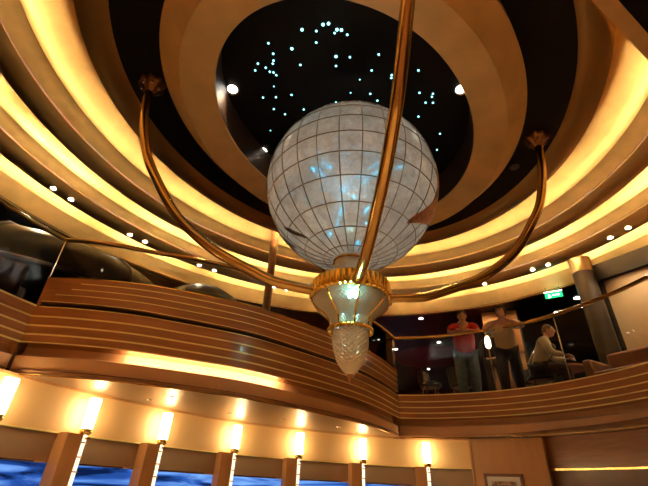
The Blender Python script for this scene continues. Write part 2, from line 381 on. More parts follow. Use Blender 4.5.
# lower wall line under the balconies
WL = catmull([(-3.6, 1.6, 0), (-3.2, 2.9, 0), (-2.83, 3.95, 0), (-2.49, 4.73, 0), (-2.25, 5.1, 0), (-1.75, 5.82, 0), (-1.2, 6.42, 0), (-.55, 6.85, 0), (.09, 7.14, 0), (.6, 7.34, 0), (1.33, 7.52, 0), (1.95, 7.50, 0), (2.53, 7.27, 0)], 6)
for c_ in ((-3.10, 4.09), (1.40, 7.63)):
    s = MB(); s.box((c_[0], c_[1], 1.1), (.26, .26, .6)); s.build('corner_block', M['wood'], lbw, False)
# soffit between fronts and wall
b = MB()
sof = [(p.x, p.y) for p in LBC]; wl = [p for p in WL if p.x > -2.9 and p.x < 1.5]
ns = 40
def resample(P, n):
    P = [Vector(p[:2]) for p in P]; L = [0]
    for a, c in zip(P, P[1:]): L.append(L[-1] + (c - a).length)
    out = []
    for i in range(n):
        q = L[-1] * i / (n - 1); k = max(j for j in range(len(L)) if L[j] <= q + 1e-9); k = min(k, len(P) - 2)
        out.append(P[k].lerp(P[k + 1], (q - L[k]) / max(1e-9, L[k + 1] - L[k])))
    return out
A_ = resample(sof, ns); B_ = resample(wl, ns)
b.add([(p.x, p.y, .823) for p in A_] + [(p.x, p.y + .02, .823) for p in B_], [(i, i + 1, ns + i + 1, ns + i) for i in range(ns - 1)])
tag(b.build('ceiling', M['soffit'], None, False), kind='structure')
# walls under balconies: cream band, brass line, taupe frieze, then windows between pilasters
def wallband(name, path, z0, z1, m, off=0., th=.06):
    b = MB(); b.add(*sweep(path, [(off, z0), (off, z1), (off + th, z1), (off + th, z0)], 1, loop=True)); return b.build(name, m, None, True, 30)
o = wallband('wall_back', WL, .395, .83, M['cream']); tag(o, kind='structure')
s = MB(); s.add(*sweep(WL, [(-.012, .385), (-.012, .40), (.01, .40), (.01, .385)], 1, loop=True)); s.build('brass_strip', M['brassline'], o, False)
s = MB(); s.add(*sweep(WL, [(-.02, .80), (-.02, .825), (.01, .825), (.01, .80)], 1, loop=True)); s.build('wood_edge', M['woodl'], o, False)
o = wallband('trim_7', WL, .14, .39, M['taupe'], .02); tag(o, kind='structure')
o = wallband('wall_back_dado', WL, -1.6, -.9, M['woodl'], .0); tag(o, kind='structure')
# lamps and pilasters
def wl_at(az):
    t = math.tan(math.radians(az))
    for a, c in zip(WL, WL[1:]):
        fa, fc = a.x - a.y * t, c.x - c.y * t
        if fa <= 0 <= fc and a.y > 0: k = fa / (fa - fc); p = a.lerp(c, k); d = (c - a).normalized(); return Vector((p.x, p.y)), Vector((d.y, -d.x))
    return None
where = ['leftmost, cut by the picture edge', 'second from the left', 'third from the left', 'fourth from the left', 'fifth from the left, nearly below the globe', 'sixth, right below the pointed end of the chandelier', 'rightmost, next to the framed picture']
def wall_lamp(i, az, tz=.775):
    p, nn = wl_at(az); q = p + nn * .13; ang = math.atan2(nn.y, nn.x)
    t = empty('wall_lamp', (q.x, q.y, .42)); tag(t, 'glowing tube wall lamp, ' + where[i], 'wall lamp', 'tube lamps along the lower wall')
    s = MB(); h = .30
    s.lathe([(.052, 0), (.056, .02), (.058, h * .5), (.060, h - .02), (.057, h)], (0, 0, .03), 20); s.build('lamp_shade', M['wall_lamp'], t)
    s = MB(); s.lathe([(.03, -.03), (.05, -.02), (.062, 0), (.062, .012), (.052, .03)], (0, 0, 0), 20); s.build('lamp_holder', M['brass'], t)
    s = MB(); s.lathe([(.028, -1.75), (.028, -.02)], (0, 0, 0), 16); s.build('stem', M['stem'], t)
    for k in range(8):
        z = -.10 - .13 * k
        s = MB(); s.lathe([(.028, -.006), (.042, -.005), (.042, .005), (.028, .006)], (0, 0, z), 16, cap=False); s.build('ring', M['brass'], t)
    s = MB(); s.lathe([(.06, -2.02), (.06, -1.98), (.035, -1.9), (.03, -1.74)], (0, 0, 0), 16); s.build('foot', M['brass'], t)
    s = MB(); s.box((0, 0, -.06), (.02, .16, .02), ang + PI / 2); s.build('bracket', M['brass'], t)
    # pilaster, a panelled fin just left of the lamp
    r = Vector((-nn.y, nn.x)); r = -r if r.x > 0 else r     # to the left along the wall
    c = p + nn * .06 + r * .10
    s = MB(); s.box((c.x, c.y, -.60), (.20, .17, 2.0), ang + PI / 2); pl = s.build('wall_pilaster', M['woodl'], None, False); bevel(pl, .008); tag(pl, kind='structure')
AZ = [-36.8, -28.0, -19.5, -10.5, -2.3, 5.8, 14.0]
for i, a in enumerate(AZ): wall_lamp(i, a)
# windows between the pilasters
for i in range(len(AZ) - 1):
    a0, a1 = AZ[i] + .3, AZ[i + 1] - .5
    seg = [wl_at(a0 + (a1 - a0) * k / 6)[0] for k in range(7)]
    b = MB(); b.add(*sweep(seg, [(.05, -.9), (.05, .15), (.06, .15), (.06, -.9)], 1, loop=True)); g = b.build('window_%d' % (i + 1), M['winglass'], None, False); tag(g, kind='structure')
    for z in (.135, -.36):
        s = MB(); s.add(*sweep(seg, [(.035, z - .012), (.035, z + .012), (.07, z + .012), (.07, z - .012)], 1, loop=True)); s.build('window_frame', M['chrome'], g, False)
# right part of the lower wall: light panelled pier with the picture, recessed bay with a brass ledge
pierL, pierR = Vector((2.53, 7.27)), Vector((3.43, 6.62))
d = (pierR - pierL).normalized(); nrm = Vector((d.y, -d.x))     # faces the atrium
ap = math.atan2(d.y, d.x); L = (pierR - pierL).length
c = (pierL + pierR) / 2 - nrm * .11
s = MB(); s.box((c.x, c.y, -.39), (L, .30, 2.42), ap); o = s.build('wall_right_pier', M['woodl'], None, False); bevel(o, .01); tag(o, kind='structure')
s = MB(); e = pierL + d * .02 + nrm * .045; s.box((e.x, e.y, -.39), (.03, .02, 2.40), ap); s.build('wood_edge', M['woodl'], o, False)
RWP = catmull([(3.43, 6.80, 0), (3.75, 6.30, 0), (4.08, 5.6, 0), (4.28, 4.8, 0), (4.35, 3.8, 0), (4.2, 2.4, 0), (3.9, .5, 0), (3.9, -3, 0)], 5)
o = wallband('wall_right', RWP, .40, .84, M['wood'], 0); tag(o, kind='structure')
s = MB(); s.add(*sweep(RWP, [(-.05, .385), (-.05, .41), (.01, .41), (.01, .385)], 1, loop=True)); s.build('brass_ledge', M['brass'], o, False)
o = wallband('wall_right_dado', RWP, -1.6, .39, M['woodd'], .02); tag(o, kind='structure')
b = MB(); b.add(*sweep(RWP, [(-.7, .826), (.05, .826)], 1)); tag(b.build('ceiling', M['woodd'], None, False), kind='structure')
LWP = catmull([(-3.8, -3, 0), (-3.75, .5, 0), (-3.6, 1.6, 0)], 5)
o = wallband('wall_left', LWP, -1.6, .84, M['woodl'], 0); tag(o, kind='structure')
s = MB(); s.box((0, -3.05, 1.5), (9, .1, 6.4)); tag(s.build('wall_front', M['woodd'], None, False), kind='structure')
s = MB(); s.box((0, 3.5, -1.65), (22, 24, .1)); tag(s.build('floor', M['floor'], None, False), kind='structure')

# upper deck floor: from the balcony line outwards
outer = []
edge = [(p.x, p.y) for p in LLC[:-1]] + [(p.x, p.y) for p in LBC[:-1]] + [(p.x, p.y) for p in RBC]
far = []
for x, y in edge:
    v = Vector((x - .3, y - 3.0)); v.normalize(); far.append((x + v.x * 16, y + v.y * 16))
n = len(edge); b = MB()
b.add([(x, y, 1.46) for x, y in edge] + [(x, y, 1.46) for x, y in far] + [(x, y, .86) for x, y in edge] + [(x, y, .86) for x, y in far],
      [(i, i + 1, n + i + 1, n + i) for i in range(n - 1)] + [(2 * n + i, 3 * n + i, 3 * n + i + 1, 2 * n + i + 1) for i in range(n - 1)])
o = b.build('floor_upper_deck', M['carpet'], None, False); tag(o, kind='structure')
# outer enclosing wall of the upper deck
ring('wall_upper_deck', [(17.2, 1.4), (17.2, 4.6)], M['maroon'], n=60)

# ------------------------------------------------------------------ upper deck background
def slab(name, x0, y0, x1, y1, z0, z1, th, m, kind='structure', parent=None):
    a, c = Vector((x0, y0)), Vector((x1, y1)); d = (c - a); cc = (a + c) / 2
    s = MB(); s.box((cc.x, cc.y, (z0 + z1) / 2), (d.length, th, z1 - z0), math.atan2(d.y, d.x)); o = s.build(name, m, parent, False)
    if kind and not parent: tag(o, kind=kind)
    return o
slab('wall_apricot', 4.6, 10.75, 5.45, 10.45, 3.35, 4.5, .15, M['orange'])
slab('wall_apricot_lower', 4.62, 10.78, 5.45, 10.48, 1.46, 3.35, .12, M['woodd'])
slab('wall_apricot_return', 5.45, 10.45, 6.4, 12.5, 1.46, 4.5, .12, M['black'])
slab('wall_dark_back', 5.6, 13.5, 13.5, 11.0, 1.46, 4.5, .1, M['black'])
slab('wall_cream_right', 6.15, 7.75, 7.6, 5.4, 1.46, 4.12, .12, M['creamp'])
slab('trim_8', 6.05, 7.85, 7.6, 5.3, 4.12, 4.5, .25, M['black'])
slab('trim_9', 5.98, 8.15, 6.15, 7.75, 1.46, 4.5, .3, M['black'])
slab('trim_10', 6.62, 6.9, 6.64, 6.87, 1.46, 4.1, .03, M['woodd'])
# long dark bar back behind the maroon room with a lit window
slab('wall_bar_back', 1.5, 17.5, 5.0, 17.0, 1.46, 3.3, .2, M['red'])
slab('window_7', 2.9, 16.8, 4.0, 16.7, 2.0, 2.75, .05, mat('dusk_window', (.02, .03, .05), .2, emit=(.18, .26, .42), es=.9))
# red recessed disc in the maroon ceiling
s = MB(); s.lathe([(0, -.02), (1.35, -.02), (1.45, 0)], (4.3, 15.2, 4.49), 40); tag(s.build('ceiling_rose', M['red'], None, False), kind='structure')
slab('wall_far_left', -9.5, 7.0, -3.5, 15.5, 1.46, 4.5, .1, M['blackg'])

def column(name, x, y, r, z0, z1, m, label, cap=None):
    t = empty(name, (x, y, z0)); tag(t, label, 'column')
    s = MB(); s.lathe([(r, 0), (r, z1 - z0 - (.34 if cap else 0))], (0, 0, 0), 32); s.build('shaft', m, t)
    if cap:
        h = z1 - z0; s = MB(); s.lathe([(r * .99, h - .34), (r * 1.05, h - .33), (r * 1.02, h - .28), (r * 1.02, h - .04), (r * 1.08, h)], (0, 0, 0), 32); s.build('capital', cap, t)
    s = MB(); s.lathe([(r * 1.25, 0), (r * 1.25, .08), (r * 1.05, .12)], (0, 0, 0), 32); s.build('base', M['brassd'], t)
    return t
column('column', 5.72, 7.72, .205, 1.46, 4.62, M['col'], 'dark polished round column with a gold capital behind the right railing', M['trim'])
column('post', -1.13, 7.8, .085, 1.46, 5.12, M['wood'], 'slim orange-brown post rising behind the chandelier, left of the globe')
t = empty('brass_pole', (6.30, 8.06, 1.46)); tag(t, 'thin brass pole standing behind the right railing beside the dark column', 'pole')
s = MB(); s.lathe([(.02, 0), (.02, 3.03)], (0, 0, 0), 12); s.build('shaft', M['brass'], t)
s = MB(); s.lathe([(.05, 0), (.05, .02), (.02, .05)], (0, 0, 0), 16); s.build('base', M['brass'], t)

# downlights of the upper deck (in the maroon and black ceilings)
M['white_soft'] = emis('lamp_white_soft', (1, .93, .80), 6)
def downlight(x, y, z, r, label, group, spot=0., m='white_lamp', cone=115):
    t = empty('downlight', (x, y, z)); tag(t, label, 'ceiling light', group)
    s = MB(); s.lathe([(r, -.004), (r * 1.35, -.012), (r * 1.4, 0)], (0, 0, 0), 16, cap=False); s.build('rim', M['chrome'], t)
    s = MB(); s.lathe([(0, -.006), (r, -.006)], (0, 0, 0), 16, cap=False); s.build('lamp', M[m], t)
    if spot:
        ld = bpy.data.lights.new('spot', 'SPOT'); ld.energy = spot; ld.color = (1, .78, .5); ld.spot_size = math.radians(cone); ld.spot_blend = .6; ld.shadow_soft_size = .06
        lo = bpy.data.objects.new('spot_lamp', ld); COL.objects.link(lo); lo.location = (0, 0, -.03); lo.parent = t
    return t
for x, y, lb in ((3.0, 11.3, 'in the maroon ceiling left of the man in red'), (4.1, 13.4, 'in the maroon ceiling at the shoulder of the man in red'), (2.8, 14.4, 'in the maroon ceiling beside the bend of the railing'), (4.6, 16.9, 'at the edge of the red ceiling disc'), (5.0, 18.6, 'lowest and farthest in the maroon room')):
    downlight(x, y, 4.495, .055, 'small white downlight ' + lb, 'downlights of the maroon room', 18)
for x, y, lb in ((6.6, 9.4, 'beside the dark column, above the rail'), (6.6, 10.4, 'left of the column, just above the rail'), (7.0, 9.9, 'touching the rail at the dark column')):
    downlight(x, y, 4.495, .08, 'bright white downlight in the black ceiling ' + lb, 'downlights of the black ceiling', 10)
# exit sign
t = empty('exit_sign', (5.66, 8.86, 4.28)); tag(t, 'green and white lit exit sign hanging in front of the black ceiling', 'exit sign')
ax = math.atan2(-.23, .36)
s = MB(); s.box((0, 0, 0), (.38, .04, .11), ax); s.build('sign_box', M['green'], t, False)
dv = Vector((math.cos(ax), math.sin(ax), 0)); nv = Vector((dv.y, -dv.x, 0))
s = MB()
for (u0, v0, uu, vv, tl) in ((-.10, .015, .03, .03, 0), (-.10, -.015, .035, .04, 0), (-.115, -.045, .02, .03, 0), (-.075, -.04, .02, .03, 0), (.03, 0, .13, .025, 0), (.10, .015, .03, .02, 0), (.10, -.015, .03, .02, 0), (.12, 0, .03, .02, 0)):
    q = dv * u0 + nv * .021; s.box((q.x, q.y, v0), (uu, .004, vv), ax)
s.build('running_figure_and_arrow', M['exitw'], t, False)
s = MB(); s.box((0, 0, .10), (.40, .03, .015), ax); s.build('light_bar', M['exitw'], t, False)
for u in (-.15, .15):
    q = dv * u; s = MB(); s.box((q.x, q.y, .165), (.01, .01, .12), ax); s.build('hanger', M['black'], t, False)

# ------------------------------------------------------------------ downlight pairs on the outer ring
def uw_world(u, v): return (CX + u * math.cos(TH) - v * math.sin(TH), CY + u * math.sin(TH) + v * math.cos(TH))
PAIRS = [((-1.92, 5.43), (-1.56, 5.50), 'above the dark glass canopy'), ((-.19, 5.70), (.17, 5.68), 'over the black dome'),
         ((1.58, 5.53), (1.97, 5.42), 'left of the slim post'), ((3.5, 4.77), (3.82, 4.6), 'against the slim post'),
         ((6.16, .40), (6.22, .02), 'above the red-shirted person'), ((6.05, -1.15), (5.98, -1.5), 'left of the gold capital'), ((5.42, -2.77), (5.2, -3.09), 'right of the gold capital')]
PW = {'above the red-shirted person': 'weak pair', 'over the black dome': 'weak pair', 'left of the slim post': 'weak pair', 'left of the gold capital': 'weak pair'}
for a, c, lb in PAIRS:
    for q, sd in ((a, 'left'), (c, 'right')):
        x, y = uw_world(*q); downlight(x, y, 4.635, .045, 'white downlight on the gold ring, %s of the pair %s' % (sd, lb), 'paired downlights on the outer gold ring', (SPOT_W if 'pair' not in PW.get(lb, '') else 40) if sd == 'left' else 0)
for k, ph in enumerate((3.3, 3.75, 4.25, 4.75)):  # unseen pairs added out of view as fill for the balcony fronts
    for dd in (0, .06):
        x, y = oval(5.93, ph + dd); downlight(x, y, 4.62, .045, 'added fill downlight on the gold ring behind the camera, %s of pair %s counted clockwise' % ('first' if dd == 0 else 'second', ('one', 'two', 'three', 'four')[k]), 'added fill downlights behind the camera', SPOT_W * 2.6 if dd == 0 else 0)
# lights at the rim of the star disc
for x, y, lb in ((-1.44, 3.84, 'upper left rim of the black star disc'), (-1.13, 5.07, 'lower left rim of the black star disc, beside the globe'), (1.84, 3.66, 'right rim of the black star disc')):
    downlight(x, y, 4.935, .075, 'round white spotlight at the ' + lb, None, 26, m='white_soft', cone=75)
t = empty('sprinkler', (3.19, 5.07, 4.83)); tag(t, 'small grey round sprinkler plate in the black ring near the right arm', 'sprinkler')
s = MB(); s.lathe([(0, -.03), (.03, -.03), (.035, -.012), (.075, -.01), (.08, 0)], (0, 0, 0), 20); s.build('plate', M['greyedge'], t)

# star lights in the black disc: world points on the disc at z = 4.945
def px_to(x, y, z):
    d = _F + _R * ((x - 324) / FPX) + _U * ((243 - y) / FPX); return (d.x / d.z * z, d.y / d.z * z)
ST = [(271,88),(313,92),(333,73),(349,70),(374,88),(387,89),(367,98),(404,103),(313,126),(172,128),(241,144),(186,159),(187,179),(185,188),(141,188),(133,208),(164,200),(176,212),(187,214),(195,222),(266,192),(371,167),(412,169),(371,195),(497,161),(476,208),(535,222),(534,230),(441,235),(414,274),(472,277),(493,297),(535,290),(614,208),(617,274),(635,303),(614,344),(156,288),(194,287),(240,280),(188,255),(188,322),(221,337),(276,323),(337,317),(371,302),(178,385)]
STP = [(210 + a / 2.945, b / 2.945) for a, b in ST] + [(432, 97), (433, 94), (433, 103), (440, 134), (437, 150)]
BIG = {0, 2, 3, 4, 5, 10, 21}
sm = {}
for i, (a, c) in enumerate(STP):
    r = .021 if i in BIG else (.010 if i in (28, 29, 40, 46) else .015)
    if r not in sm:
        q = MB(); q.ell((0, 0, 0), (r, r, r * .6), 8, 5); me = mesh(q.v, q.f); me.materials.append(M['star']); sm[r] = me
    o = bpy.data.objects.new('star_light', sm[r]); COL.objects.link(o); x, y = px_to(a, c, 4.94); o.location = (x, y, 4.944)
    tag(o, 'tiny cyan star light in the black ceiling disc', 'star light', 'star lights in the black ceiling disc')

# straight gold beam crossing the upper right corner, black ceiling beyond it
pA, pB = Vector((1.95, 1.72)), Vector((5.6, 3.95))
dd = (pB - pA).normalized(); nn = Vector((dd.y, -dd.x))
cc = (pA + pB) / 2 + nn * .075
s = MB(); s.box((cc.x, cc.y, 4.46), ((pB - pA).length, .15, .10), math.atan2(dd.y, dd.x)); tag(s.build('trim_11', M['gold_flat'], None, False), kind='structure')
cc = (pA + pB) / 2 + nn * 1.15
s = MB(); s.box((cc.x, cc.y, 4.47), ((pB - pA).length, 2.0, .08), math.atan2(dd.y, dd.x)); tag(s.build('ceiling', M['black'], None, False), kind='structure')

# ------------------------------------------------------------------ chandelier
ch = empty('chandelier', (CX, CY, 1.0)); tag(ch, 'large pearly glass globe chandelier with four curved brass arms and a pointed glass pendant', 'chandelier')
Z0 = 1.0
GR, GZ = 1.12, 3.45 - Z0
# globe shell, cut open at the neck
q = MB(); prof = []
for k in range(61):
    la = -PI / 2 + .17 + (PI - .171) * k / 60; prof.append((GR * math.cos(la), GZ + GR * math.sin(la)))
q.lathe(prof, (0, 0, 0), 96, cap=False); gl = q.build('globe', M['pearl'], ch)
lead = mat('lead_line', (.20, .13, .06), .3, .9)
def sph(la, lo, r=GR): return (r * math.cos(la) * math.cos(lo), r * math.cos(la) * math.sin(lo), GZ + r * math.sin(la))
q = MB()
for k in range(27):
    lo = math.radians(13.333 * k - 88.2)
    q.tube([sph(math.radians(a), lo, GR + .002) for a in range(-78, 84, 3)], .0055, 6)
q.build('meridian_lines', lead, gl)
q = MB()
for la in (-73, -60, -45.5, -31, -17.3, -4, 9.5, 23, 37, 51, 65, 79):
    q.tube([sph(math.radians(la), 2 * PI * i / 72, GR + .002) for i in range(72)], .006, 6, closed=True)
q.build('parallel_lines', lead, gl)
# copper land masses laid on the glass; lon/lat outlines in degrees
def land(pts, name='continent', m=None, rr=.016):
    P = catmull([(a, c, 0) for a, c in pts], 5, True)
    cx = sum(p.x for p in P) / len(P); cy = sum(p.y for p in P) / len(P)
    vs = []; fs = []; n = len(P); K = 6
    rndv = [random.uniform(-.8, .8) for _ in range(n)]
    for k in range(K + 1):
        f = 1 - k / K
        for i, p in enumerate(P):
            lo = cx + (p.x - cx) * f; la = cy + (p.y + rndv[i] * (f > .9) - cy) * f
            vs.append(sph(math.radians(la), math.radians(lo), GR + (0.003 if k == 0 else rr)))
    for k in range(K):
        for i in range(n): fs.append((k * n + i, k * n + (i + 1) % n, (k + 1) * n + (i + 1) % n, (k + 1) * n + i))
    b = MB(); b.add(vs, fs); return b.build(name, m or copper, gl)
copper = mat('copper_land', (.50, .22, .11), .38, .7, noise=.35, nscale=14, bump=.8, bscale=30)
# the camera looks at the globe from longitude -94 deg; +x (picture right) is longitude ~ -4
land([(-12, 40), (-20, 24), (-21, 6), (-19, -10), (-21, -20), (-27, -32), (-36, -41), (-39, -48), (-30, -44), (-19, -39), (-10, -34), (4, -22), (12, 0), (18, 22), (6, 38)])
land([(-100, 46), (-84, 44), (-66, 42), (-46, 36), (-30, 28), (-22, 34), (-34, 48), (-60, 56), (-90, 56), (-108, 52)])
land([(-172, -42), (-169, -41), (-164, -46), (-158, -52), (-153, -58), (-156, -58), (-163, -53), (-169, -47)], m=mat('antique_land', (.14, .10, .05), .4, .8, bump=.6), rr=.010)
land([(-206, -20), (-196, -26), (-190, -38), (-186, -52), (-192, -50), (-200, -40), (-212, -30)], m=bpy.data.materials['antique_land'], rr=.010)
land([(-95, 52), (-60, 56), (-80, 66), (-130, 64), (-125, 54)])
# glowing beads added inside, in place of reflected cyan star light
q = MB(); rnd = random.Random(3)
strk = [((152, 175), (172, 189)), ((125, 190), (133, 197)), ((268, 187), (298, 172)), ((272, 203), (290, 199)), ((332, 190), (350, 182)), ((185, 330), (196, 300)), ((197, 296), (202, 280)),
        ((255, 298), (262, 285)), ((258, 325), (264, 318)), ((236, 371), (240, 368)), ((198, 235), (206, 248)), ((225, 255), (232, 262)), ((150, 205), (158, 214)), ((168, 345), (174, 352)), ((252, 225), (262, 214))]
ctr = Vector((CX, CY, GZ + Z0))
def on_shell(x, y, r):
    d = (_F + _R * ((x - 324) / FPX) + _U * ((243 - y) / FPX)).normalized(); bq = d.dot(ctr); disc = bq * bq - ctr.length_squared + r * r
    return d * (bq - math.sqrt(max(disc, 0))) - Vector((CX, CY, Z0))
for (a, c) in strk:
    p0 = on_shell(260 + a[0] / 2.43, 90 + a[1] / 2.43, GR - .03); p1 = on_shell(260 + c[0] / 2.43, 90 + c[1] / 2.43, GR - .03)
    n = 9
    for k in range(n):
        p = p0.lerp(p1, (k + rnd.uniform(-.2, .2)) / (n - 1)); s_ = rnd.uniform(.0025, .0055)
        q.ell(p + Vector((rnd.uniform(-.01, .01), 0, rnd.uniform(-.01, .01))), (s_, s_, s_), 6, 4)
for _ in range(110):
    p = on_shell(rnd.gauss(345, 26), rnd.gauss(180, 26), GR - .06); s_ = rnd.uniform(.003, .006); q.ell(p, (s_, s_, s_), 5, 4)
q.build('cyan_glint_beads', M['cyan'], gl)
# inner core keeps the globe from looking empty
q = MB(); q.lathe([(.04, .30), (.04, GZ + .8)], (0, 0, .9), 16); q.build('inner_stem', M['brassd'], gl)
ld = bpy.data.lights.new('globe_lamp', 'POINT'); ld.energy = 34; ld.color = (1, .93, .82); ld.shadow_soft_size = .25
lo = bpy.data.objects.new('globe_lamp', ld); COL.objects.link(lo); lo.parent = ch; lo.location = (0, 0, GZ)
# neck with gilt rim
zz = lambda z: z - Z0
q = MB(); q.lathe([(.30, zz(2.06)), (.22, zz(2.10)), (.19, zz(2.18)), (.19, zz(2.30)), (.21, zz(2.36))], (0, 0, 0), 40, cap=False); nk = q.build('neck', M['cut'], ch)
for z, r in ((2.325, .20), (2.09, .29)):
    q = MB(); q.tube([(r * math.cos(2 * PI * i / 40), r * math.sin(2 * PI * i / 40), zz(z)) for i in range(40)], .014, 8, closed=True); q.build('gilt_ring', M['gilt'], nk)
# fluted collar
fl = lambda a: 1 + .045 * abs(math.sin(a * 20)) - .02
q = MB(); q.lathe([(.20, zz(2.06)), (.40, zz(2.045)), (.425, zz(2.04)), (.44, zz(2.025)), (.445, zz(1.89)), (.455, zz(1.86)), (.44, zz(1.845)), (.38, zz(1.84))], (0, 0, 0), 400, cap=False, flute=fl); co = q.build('fluted_collar', M['gilt'], ch)
# glass bell with eight panels and gilt ribs
bell = [(.425, 1.85), (.432, 1.81), (.412, 1.77), (.355, 1.715), (.292, 1.67), (.248, 1.62), (.224, 1.56), (.216, 1.50)]
for k in range(8):
    a0 = 2 * PI * k / 8 + .12; vs = []; fs = []
    BL = [(p.x, p.y) for p in catmull([(r, z, 0) for r, z in bell], 3)]
    for ii, (r, z) in enumerate(BL):
        for j in range(13):
            a = a0 + (2 * PI / 8) * j / 12; rr = r * (1 - .03 * math.sin(PI * j / 12) + .01) + (.005 if (ii + j) % 2 else -.003); vs.append((rr * math.cos(a), rr * math.sin(a), zz(z)))
    for i in range(len(BL) - 1):
        for j in range(12):
            q_ = (i * 13 + j, i * 13 + j + 1, (i + 1) * 13 + j + 1, (i + 1) * 13 + j); fs += [(q_[0], q_[1], q_[2]), (q_[0], q_[2], q_[3])] if (i + j) % 2 else [(q_[0], q_[1], q_[3]), (q_[1], q_[2], q_[3])]
    b = MB(); b.add(vs, fs); b.build('glass_panel', M['bell'], ch, False)
    b = MB(); b.tube([((r + .003) * math.cos(a0), (r + .003) * math.sin(a0), zz(z)) for r, z in bell], .011, 8); b.build('gilt_rib', M['gilt'], ch)
a = math.atan2(-CY, -CX) + .05
b = MB()
for (du, dz, r) in ((0, 0, .030), (.035, .012, .022), (-.032, -.01, .022), (.01, .035, .020), (.03, -.03, .018), (-.02, .03, .016), (-.03, -.04, .015)):
    b.ell((.40 * math.cos(a) - du * math.sin(a), .40 * math.sin(a) + du * math.cos(a), zz(1.745) + dz), (r, r, r), 10, 7)
b.build('teal_lamp', M['teal'], ch)
ld = bpy.data.lights.new('teal_glow', 'POINT'); ld.energy = 2.2; ld.color = (.4, 1, .9); ld.shadow_soft_size = .04
lo = bpy.data.objects.new('teal_glow', ld); COL.objects.link(lo); lo.parent = ch; lo.location = (.52 * math.cos(a), .52 * math.sin(a), zz(1.745))
# beaded ring
b = MB(); b.tube([(.215 * math.cos(2 * PI * i / 48), .215 * math.sin(2 * PI * i / 48), zz(1.495)) for i in range(48)], 0.024, 8, closed=True)
for i in range(36):
    an = 2 * PI * i / 36; b.ell((.236 * math.cos(an), .236 * math.sin(an), zz(1.482)), (.017, .017, .026), 6, 5)
b.build('beaded_ring', M['gilt'], ch)
# pineapple-cut pendant with diagonal ribs
cone = [(.178, 1.475), (.188, 1.42), (.187, 1.35), (.178, 1.28), (.158, 1.20), (.125, 1.13), (.085, 1.07), (.045, 1.025), (.022, 1.005)]
vs = []; fs = []; NA = 36; NZ = 24
for j in range(NZ + 1):
    t = j / NZ * (len(cone) - 1); k = min(int(t), len(cone) - 2); f = t - k; r = cone[k][0] * (1 - f) + cone[k + 1][0] * f; z = cone[k][1] * (1 - f) + cone[k + 1][1] * f
    for i in range(NA):
        an = 2 * PI * i / NA; rr = r * (1.05 if (i + j) % 2 else .95); vs.append((rr * math.cos(an), rr * math.sin(an), zz(z)))
for j in range(NZ):
    for i in range(NA):
        a, b_, c, d = j * NA + i, j * NA + (i + 1) % NA, (j + 1) * NA + (i + 1) % NA, (j + 1) * NA + i
        fs += [(a, b_, c), (a, c, d)] if (i + j) % 2 else [(a, b_, d), (b_, c, d)]
b = MB(); b.add(vs, fs); b.build('cut_glass_pendant', M['facet'], ch, False)
b = MB(); b.lathe([(.036, zz(1.03)), (.042, zz(1.012)), (.024, zz(.995)), (.018, zz(.97)), (.0, zz(.935))], (0, 0, 0), 20); b.build('finial', M['bronze'], ch)
# arms
ARM = [(.40, 1.97), (.55, 1.975), (.75, 1.985), (.93, 2.01), (1.3, 2.14), (1.57, 2.26), (1.86, 2.46), (2.13, 2.71), (2.42, 3.12), (2.65, 3.52), (2.82, 4.05), (2.90, 4.5), (2.91, 4.78)]
AR = catmull([(r, 0, z) for r, z in ARM], 5)
for ang, lb in ((189.2, None), (4.1, None), (-84.6, None), (96.0, None)):
    an = math.radians(ang); cs, sn = math.cos(an), math.sin(an)
    b = MB(); b.tube([(p.x * cs, p.x * sn, zz(p.z - .06 * max(0, (1 - (p.x - .4) / 1.0)))) for p in AR], .058, 16); am = b.build('arm', M['brassd'], ch)
    b = MB(); b.tube([(.42 * cs, .42 * sn, zz(1.905)), (.47 * cs, .47 * sn, zz(1.905))], .085, 16); b.build('arm_socket', M['brassd'], am)
    b = MB(); b.lathe([(.055, -.20), (.085, -.17), (.11, -.11), (.16, -.07), (.175, -.03), (.17, 0)], (2.91 * cs, 2.91 * sn, zz(4.83)), 64, flute=lambda a: 1 + .07 * math.sin(a * 8)); b.build('canopy', M['bronze'], am)
    for k in range(6):
        b = MB(); a2 = 2 * PI * k / 6; b.ell((2.91 * cs + .12 * math.cos(a2), 2.91 * sn + .12 * math.sin(a2), zz(4.72)), (.02, .02, .025), 8, 6); b.build('crystal_drop', M['chrome'], am)

# ------------------------------------------------------------------ railings
def railing(name, path, z, label, glass_bottom, posts, seg=.012):
    t = empty(name, (path[0][0], path[0][1], 1.46)); tag(t, label, 'railing'); ox, oy = path[0][0], path[0][1]
    P = [(p[0] - ox, p[1] - oy) for p in path]
    b = MB(); b.tube([(x, y, z - 1.46) for x, y in P], .028, 10); b.build('handrail', M['brass'], t)
    b = MB(); b.add(*sweep([Vector((x, y)) for x, y in P], [(-.005, glass_bottom - 1.46), (-.005, z - 1.46 - .03), (.005, z - 1.46 - .03), (.005, glass_bottom - 1.46)], 1, loop=True)); b.build('glass_panel', M['glass'], t, False)
    for k in posts:
        x, y = P[int(k * (len(P) - 1))]; b = MB(); b.lathe([(.010, 0), (.010, z - 1.46)], (x, y, 0), 8); b.build('post', M['chrome'], t)
    return t
RR = catmull([(1.46, 7.64, 0), (2.1, 7.50, 0), (2.75, 7.17, 0), (3.2, 6.83, 0), (3.66, 6.36, 0), (4.02, 5.7, 0), (4.27, 5.0, 0), (4.38, 4.2, 0), (4.3, 3.2, 0), (4.05, 2.0, 0), (3.75, .5, 0)], 8)
railing('railing', RR, 2.6, 'brass handrail over glass panels along the right balcony', 1.46, (.44, .8))
